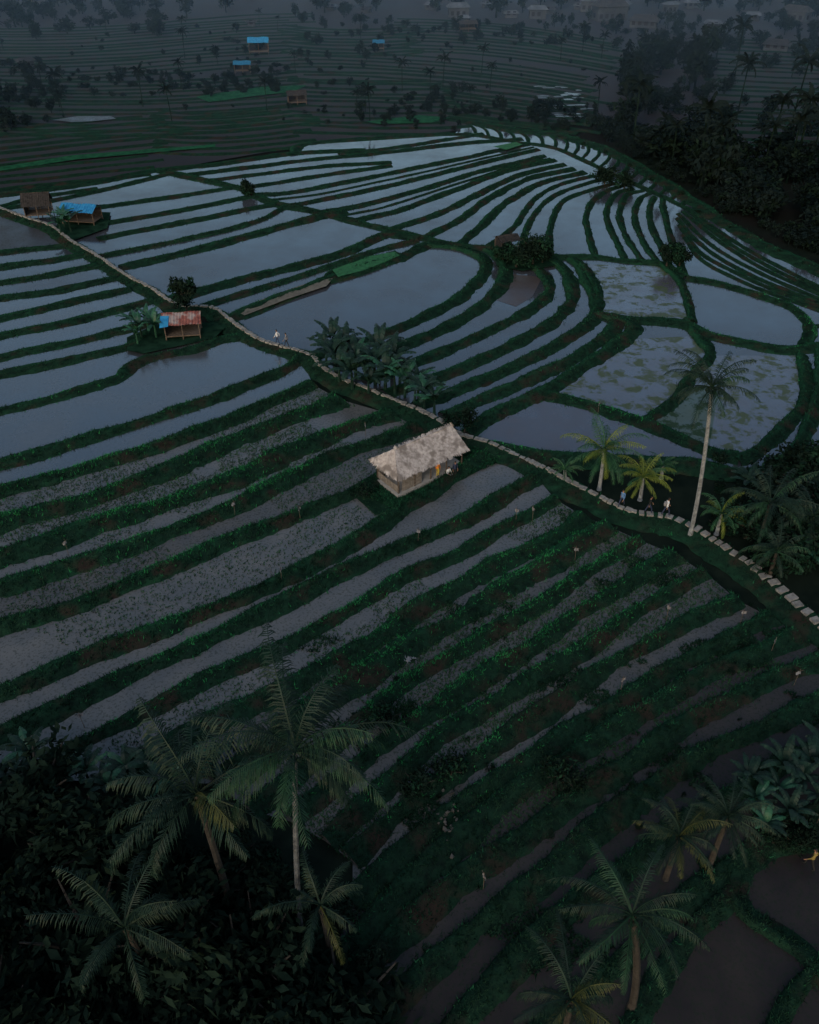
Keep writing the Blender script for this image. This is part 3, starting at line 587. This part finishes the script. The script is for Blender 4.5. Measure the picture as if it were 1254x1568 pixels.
for k in range(40): box(mb,(-Lh+.12+k*(2*Lh-.2)/40,W-.02+.01*(k%2),1.15),(.13,.03,1.8),0)
for k in range(16): box(mb,(-Lh+.01*(k%2),-W+.1+k*.18,.65),(.03,.13,.7),0)
for z in(.5,1.1,1.5): tube(mb,[(-Lh+.4,-W-.03,z),(-Lh*.3,-W-.03,z)],[.03,.03],5,0)
obj('bamboo_walls',mb.mesh('hut_walls',[bamboo]),parent=hut)
mb=MB(); box(mb,(.9,.9,.65),(1.8,1.0,.06),0); 
for x in(.1,1.7):
    for y in(.5,1.3): box(mb,(x,y,.45),(.07,.07,.34),0)
obj('bench',mb.mesh('hut_bench',[wood]),parent=hut)
poly('hut_yard_grass',[(530,750),(640,690),(700,668),(790,700),(740,715),(700,735),(610,778),(575,790)],g_dark,.09)
yd=MB(); n=9000; tri=G2([(540,748),(700,672),(780,702),(600,780)])
a=RS.rand(n,1);b=RS.rand(n,1); q=(tri[0]*(1-a)+tri[1]*a)*(1-b)+(tri[3]*(1-a)+tri[2]*a)*b
M=np.array([[math.cos(yaw),math.sin(yaw)],[-math.sin(yaw),math.cos(yaw)]]); lq=(q-cen[:2])@M.T; q=q[(abs(lq[:,0])>Lh+.2)|(abs(lq[:,1])>1.8)]; n=len(q)
for b in range(3):
    a=RS.rand(n)*6.28; V=np.zeros((n,3,3)); V[:,:,2]=.08; V[:,0,:2]=q+np.stack([np.cos(a),np.sin(a)],1)*.05;V[:,1,:2]=q-np.stack([np.cos(a),np.sin(a)],1)*.05;V[:,2,:2]=q+RS.randn(n,2)*.14;V[:,2,2]=.15+.2*RS.rand(n)
    f=np.arange(3*n).reshape(-1,3); yd.add(V.reshape(-1,3),f[:n//2],0); yd.f.append((f[n//2:]+yd.n-3*n,1))
obj('yard_grass',yd.mesh('yard_grass',[g_dark,g_mid]))
# ------------------------------------------------------------ small field huts
def field_hut(name,u,v,L,W,rz,roofm,eave=1.9,rid=2.7,tarp=None,walls=False):
    g=G(u,v); e=empty(name,(g[0],g[1],.3),rz); mb=MB(); x=L/2+.3;y=W/2+.35
    ns=26
    for s in(-1,1):
        V=[];Fq=[]
        for k in range(ns+1):
            xx=-x+2*x*k/ns; dz=.03*math.cos(k*math.pi)+.04*math.sin(k*.4); V+=[(xx,0,rid+dz),(xx,s*(y+random.uniform(-.06,.06)),eave+dz)]
        for k in range(ns): Fq.append([2*k,2*k+1,2*k+3,2*k+2])
        mb.add(V,Fq,0)
    if tarp=='part': mb.add([(-x-.05,-.5,rid-.12),(-x+.9,-.6,rid-.14),(-x+.8,-y-.2,eave-.02),(-x-.15,-y-.25,eave-.1)],[[0,1,2,3]],1)
    obj('roof',mb.mesh(name+'_roof',[roofm,blueT]),parent=e)
    mb=MB()
    for a in(-L/2,0,L/2):
        for b in(-W/2,W/2): tube(mb,[(a,b,-.3),(a,b,eave+.05)],[.07,.06],6,0)
    tube(mb,[(-x,0,rid-.06),(x,0,rid-.06)],[.05,.05],5,0)
    for b in(-W/2,W/2): tube(mb,[(-L/2,b,eave+.08),(L/2,b,eave+.08)],[.05,.05],5,0)
    obj('posts',mb.mesh(name+'_posts',[wood]),parent=e)
    mb=MB(); box(mb,(0,0,.4),(L,W,.1),0)
    if walls:
        for k in range(int(L/.16)): box(mb,(-L/2+.08+k*.16,W/2,1.1),(.14,.03,1.3),1); 
        for k in range(int(W/.16)): box(mb,(-L/2,-W/2+.08+k*.16,1.1),(.03,.14,1.3),1)
    obj('platform',mb.mesh(name+'_deck',[wood,thatchD]),parent=e)
    return e
field_hut('rust_roof_hut',283,515,3.8,2.8,.15,rust,tarp='part',walls=True)
field_hut('blue_roof_hut',128,342,5.,3,-.15,blueT,walls=True)
field_hut('thatched_shed',62,332,3.6,3.,.2,thatchD,eave=1.8,rid=3.4,walls=True)
field_hut('farm_shelter',775,385,2.6,2,.4,thatchD,eave=1.5,rid=2.1,walls=True)
field_hut('blue_roof_hut',397,82,5.5,3.6,.1,blueT,eave=2.8,rid=4.,walls=True)
field_hut('blue_roof_hut',372,112,4,2.2,.1,blueF,walls=True)
field_hut('farm_shelter',455,160,4,3,.2,thatchD,walls=True)
field_hut('farm_shelter',715,47,6,4,.2,thatchD,walls=True);field_hut('blue_roof_hut',580,78,3,2.2,0,blueF,walls=True)
poly('hut_island',[(195,520),(240,500),(330,497),(345,505),(330,520),(290,530),(220,545),(195,540)],g_dark,.3)
poly('hut_island',[(85,352),(100,325),(170,328),(165,352),(110,372)],g_dark,.3)
poly('tree_island',[(755,385),(845,388),(850,410),(800,418),(760,410)],g_dark,.3)
# ------------------------------------------------------------ village
def house(u,v,L,W,h,rz,roof,zb=0):
    g=G(u,v); e=empty('village_house',(g[0],g[1],0),rz); mb=MB()
    box(mb,(0,0,h/2),(L,W,h),0)
    for lv in range(max(1,int(h/3))):
        for x in np.arange(-L/2+1.2,L/2-.6,2.1):
            box(mb,(x,-W/2-.03,1.5+lv*3),(1.1,.08,1.3),1)
        for s in(-1,1): box(mb,(s*(L/2+.03),0,1.5+lv*3),(.08,1.4,1.3),1)
    obj('walls',mb.mesh('house_walls',[wallW,glass]),parent=e)
    mb=MB(); x=L/2+.7;y=W/2+.7;r=h+W*.32
    V=[(-x,-y,h-.1),(x,-y,h-.1),(x,y,h-.1),(-x,y,h-.1),(-x+W*.3,0,r),(x-W*.3,0,r)]
    mb.add(V,[[0,1,5,4],[2,3,4,5]]); mb.add(V,[[0,4,3],[1,2,5]]); obj('roof',mb.mesh('house_roof',[roof]),parent=e)
for u,v,L,h in [(510,18,9,3),(570,24,9,3),(690,22,14,6),(718,28,9,3),(745,18,8,3),(790,24,10,3),(815,22,13,6),(850,28,9,3),(890,22,13,6),(930,26,16,6),(960,20,10,3),(995,34,16,3.5),(1015,28,10,6),(1080,42,9,3),(1215,28,12,4),(1195,80,12,3),(880,12,10,3),(660,8,9,3),(1050,18,9,3),(378,34,5,3),(1150,25,8,3),(30,105,6,3)]:
    k=random.uniform(.4,.75); house(u+random.uniform(-14,14),v+random.uniform(-8,8),L*k,L*.6*k,h*k*1.1,random.uniform(-.8,.8),random.choice([tile,tileR,tileR]))
# ------------------------------------------------------------ people
def person(name,pos,yaw,shirt,pants,pose='stand',height=1.68,sleeve=True,hat=None,pack=None):
    st={'stand':0,'walk':1,'sit':0}[pose]; s=.26*st
    if pose=='sit':
        hz=.12; J={'pel':(0,0,hz),'sp':(0,.02,hz+.2),'ch':(0,.05,hz+.42),'nk':(0,.07,hz+.56),'hd':(0,.1,hz+.64)}
        leg=lambda x:[(x*.09,.02,hz),(x*.12,.42,hz+.05),(x*.12,.46,hz-.36),(x*.12,.6,hz-.42)]
        arm=lambda x:[(x*.18,.05,hz+.46),(x*.25,.12,hz+.2),(x*.16,.34,hz+.14),(x*.13,.4,hz+.12)]
    else:
        J={'pel':(0,0,.93),'sp':(0,0,1.13),'ch':(0,.01,1.34),'nk':(0,.02,1.48),'hd':(0,.04,1.56)}
        leg=lambda x:[(x*.09,0,.9),(x*.1,x*s*.7+.04,.5),(x*.1,x*s*1.1-.03,.09),(x*.11,x*s*1.1+.13,.04)]
        arm=lambda x:[(x*.18,0,1.39),(x*.24,-x*s*.5-.02,1.12),(x*.24,-x*s*.8+.1,.89),(x*.23,-x*s*.85+.13,.81)]
    V=[J['pel'],J['sp'],J['ch'],J['nk'],J['hd']];R=[(.13,.10),(.125,.09),(.15,.10),(.055,.055),(.05,.05)];E=[(0,1),(1,2),(2,3),(3,4)]
    for x in(-1,1):
        o=len(V); V+=leg(x); R+=[(.09,.09),(.06,.06),(.04,.04),(.035,.03)]; E+=[(0,o),(o,o+1),(o+1,o+2),(o+2,o+3)]
        o=len(V); V+=arm(x); R+=[(.06,.06),(.042,.042),(.028,.028),(.036,.018)]; E+=[(2,o),(o,o+1),(o+1,o+2),(o+2,o+3)]
        h=np.array(V[-1]); w=np.array(V[-2]); dd=(h-w)/np.linalg.norm(h-w); 
        for q,(off,ll) in enumerate(((-.026,.07),(-.009,.08),(.009,.075),(.026,.055))):
            b=len(V); p=h+dd*.03+np.array([0,off,0]); V+=[tuple(p),tuple(p+dd*ll+np.array([-x*.015,.01,0]))]; R+=[(.009,.009),(.007,.007)]; E+=[(o+3,b),(b,b+1)]
        b=len(V); V+=[tuple(h+np.array([0,.045,.0])),tuple(h+dd*.04+np.array([-x*.01,.065,0]))]; R+=[(.01,.01),(.008,.008)]; E+=[(o+3,b),(b,b+1)]
    me=D.meshes.new('body'); me.from_pydata(V,E,[]); o=D.objects.new('tmp',me); scene.collection.objects.link(o)
    mo=o.modifiers.new('s','SKIN'); mo.use_smooth_shade=True
    for i,(a,b) in enumerate(R): me.skin_vertices[0].data[i].radius=(a,b)
    for i in range(len(V)): me.skin_vertices[0].data[i].use_root=(i==0)
    o.modifiers.new('u','SUBSURF').levels=1
    dg=bpy.context.evaluated_depsgraph_get(); m2=D.meshes.new_from_object(o.evaluated_get(dg)); D.objects.remove(o)
    m2.materials.clear()
    for m in(shirt,pants,skin,black): m2.materials.append(m)
    pz=J['pel'][2]; wr=[np.array(arm(x)[2]) for x in(-1,1)]
    for f in m2.polygons:
        c=np.array(f.center); k=0
        if pose=='sit':
            if c[2]<pz+.1: k=1
            if c[1]>.5: k=3
        else:
            if c[2]<pz+.02: k=1
            if c[2]<.11: k=3
        if c[2]>J['nk'][2]-.01: k=2
        if abs(c[0])>.16 and pose!='sit' and c[2]<1.2 and c[2]>.55: k=2 if (not sleeve or c[2]<.93) else 0
        for w in wr:
            if np.linalg.norm(c-w)<.09 and not(pose=='sit' and c[2]<w[2]-.05): k=2
        f.material_index=k
    e=empty(name,pos,yaw); sc=height/1.72; e.scale=(sc,sc,sc)
    obj('body',m2,parent=e)
    hd=MB(); hc=np.array(J['hd'])+[0,.01,.1]; nU,nV=14,11; VV=[]
    for a in range(nV):
        th=math.pi*a/(nV-1)
        for b in range(nU):
            ph=2*math.pi*b/nU; x=math.sin(th)*math.cos(ph)*.078;y=math.sin(th)*math.sin(ph)*.095;z=math.cos(th)*.118
            if z<-.03: x*=.86; y*=.9
            if y>.08 and -.04<z<.02 and abs(x)<.025: y+=.022
            VV.append(hc+np.array([x,y,z]))
    Fq=[[a*nU+b,a*nU+(b+1)%nU,(a+1)*nU+(b+1)%nU,(a+1)*nU+b] for a in range(nV-1) for b in range(nU)]
    hd.add(VV,Fq,0)
    cap=[];Vc=[(p-hc)*1.09+hc for p in VV]
    for f in Fq:
        c=np.mean([Vc[i] for i in f],0)-hc
        if c[2]>.045 or (c[1]<.01 and c[2]>-.07): cap.append(f)
    hd.add(Vc,cap,1)
    for x in(-1,1):
        box(hd,hc+[x*.082,-.005,-.01],(.02,.03,.055),0); box(hd,hc+[x*.03,.088,.012],(.024,.012,.012),1)
    box(hd,hc+[0,.086,-.06],(.045,.014,.01),2)
    if hat: tube(hd,[hc+[0,0,.2],hc+[0,0,.13],hc+[0,0,.07]],[.01,.12,.24],14,3)
    obj('head',hd.mesh('head',[skin,hair,red,seedB],True),parent=e)
    if pack:
        pb=MB(); tube(pb,[(0,-.17,1.42),(0,-.2,1.38),(0,-.21,1.2),(0,-.19,1.03),(0,-.16,1.0)],[.05,.12,.14,.13,.06],8,0)
        obj('backpack',pb.mesh('backpack',[pack],True),parent=e)
    return e
def at(u,v,z=.6):
    g=G(u,v,z); i=np.argmin(((pathc-g[:2])**2).sum(1)); T=pathc[min(i+1,len(pathc)-1)]-pathc[i-1]; T/=np.linalg.norm(T); nn=np.array([-T[1],T[0]]); nn*=np.sign(nn[1]); q=pathc[i]+nn*.5
    return (q[0],q[1],z)
person('walking_person',at(413,536),1.2,white,navy,'walk',1.7)
person('walking_person',at(424,541),1.4,grey,black,'walk',1.6)
person('walking_person',at(940,783),2.4,blue,navy,'walk',1.65)
person('walking_person',at(996,800),-1.6,black,navy,'walk',1.62)
person('walking_person',at(1012,801),-1.4,white,navy,'walk',1.72,pack=grey)
def inhut(x,y,z): return tuple(Matrix.Translation(hut.location)@Matrix.Rotation(yaw,4,'Z')@Vector((x,y,z)))
person('standing_person',inhut(.7,-1.62,.29),yaw+math.pi,orange,yellow,'stand',1.6)
person('seated_person',inhut(1.7,-1.85,.2),yaw+math.pi,white,black,'sit',1.65)
person('standing_person',inhut(2.1,-2.3,0),yaw+2.8,navy,black,'stand',1.65)
person('standing_person',tuple(G(1238,1328)),1.0,mustard,black,'walk',1.65)
# ------------------------------------------------------------ bird-scaring flags
for u,v in [(105,850),(360,790),(432,892),(460,797),(815,798),(880,860),(1020,950),(1133,957),(1215,1050),(560,668),(640,832),(740,1362),(915,635),(130,1115),(790,800),(950,1060),(1180,1000)]:
    g=G(u,v); e=empty('scarecrow_flag',(g[0],g[1],.3),random.uniform(0,6)); mb=MB(); tube(mb,[(0,0,-.3),(.03,0,.5),(.05,.02,1.3)],[.02,.018,.014],5,0); tube(mb,[(-.25,0,1.05),(.3,.02,1.1)],[.014,.014],4,0)
    V=[];Fq=[]
    for a in range(5):
        for b in range(4): V.append((-.15+.08*a+.02*math.sin(b*2+a),.05*math.sin(a*1.7+b),1.08-.1*b+.02*math.sin(a*2)))
    for a in range(4):
        for b in range(3): Fq.append([a*4+b,a*4+b+1,a*4+b+5,a*4+b+4])
    mb.add(V,Fq,1); obj('cloth_and_stick',mb.mesh('flag',[wood,grey]),parent=e)
mb=MB()
for k in range(14):
    a=random.uniform(0,6.28); r=random.uniform(0,.4); V=[(r*math.cos(a)+random.uniform(-.2,.2),r*math.sin(a)+random.uniform(-.2,.2),.05+random.uniform(0,.15)) for _ in range(4)]; mb.add(V,[[0,1,2,3]],0)
g=G(625,1018); obj('plastic_litter',mb.mesh('plastic_litter',[grey]),(g[0],g[1],.5))
g=G(1250,1262); mb=MB(); tube(mb,[(0,0,0),(0,0,2.6)],[.03,.02],5,0); V=[(0+.12*a,.06*math.sin(a*1.3),2.55-.3*b-.02*a) for a in range(6) for b in range(4)]; mb.add(V,[[a*4+b,a*4+b+1,a*4+b+5,a*4+b+4] for a in range(5) for b in range(3)],1)
obj('red_flag',mb.mesh('red_flag',[wood,red]),(g[0],g[1],0))
mb=MB()
for k in range(40):
    g=G(random.gauss(688,10),random.gauss(1250,22)); s=random.uniform(.04,.11)
    q=np.array([[x,y,z] for z in(-1,1) for y in(-1,1) for x in(-1,1)],float)*s*(.4+.9*RS.rand(8,3)); a=random.random()*3
    R=np.array([[math.cos(a),-math.sin(a),0],[math.sin(a),math.cos(a),0],[0,0,1]]); q=q@R.T+[g[0],g[1],.3]
    mb.add(q,[[0,2,3,1],[4,5,7,6],[0,1,5,4],[2,6,7,3],[0,4,6,2],[1,3,7,5]],0)
obj('rocks',mb.mesh('rocks',[rockM]))
# ------------------------------------------------------------ valley haze (starts beyond the upper terraces), sky, sun, camera
m,t,o=nt('haze'); vs=N(t,'ShaderNodeVolumeScatter',Density=.0006,Anisotropy=.0); vs.inputs['Color'].default_value=(.35,.62,1,1); t.links.new(vs.outputs[0],o.inputs['Volume'])
mb=MB(); box(mb,(0,900,30),(2400,1480,90)); obj('valley_haze',mb.mesh('valley_haze',[m]))
w=D.worlds.new('World'); scene.world=w; w.use_nodes=True; t=w.node_tree; bg=t.nodes['Background']
sk=t.nodes.new('ShaderNodeTexSky'); sk.sky_type='NISHITA'; sk.sun_disc=False; sk.sun_elevation=math.radians(14); sk.sun_rotation=math.radians(200); sk.air_density=1.2; sk.dust_density=2.
hs=t.nodes.new('ShaderNodeHueSaturation'); hs.inputs['Saturation'].default_value=.95; t.links.new(sk.outputs[0],hs.inputs['Color']); t.links.new(hs.outputs[0],bg.inputs['Color']); bg.inputs['Strength'].default_value=.17
sl=D.lights.new('sun','SUN'); sl.energy=.85; sl.angle=math.radians(20); sl.color=(1,.95,.9); so=obj('sun',sl); so.rotation_euler=(math.radians(50),0,math.radians(-20))
cam=D.cameras.new('camera'); co=obj('camera',cam,(0,0,H)); co.rotation_euler=(math.pi/2-P,0,0)
cam.sensor_fit='VERTICAL'; cam.sensor_height=24; cam.lens=24*F/1568; cam.clip_end=6000; scene.camera=co
scene.view_settings.view_transform='Standard'; scene.view_settings.look='None'; scene.view_settings.exposure=0
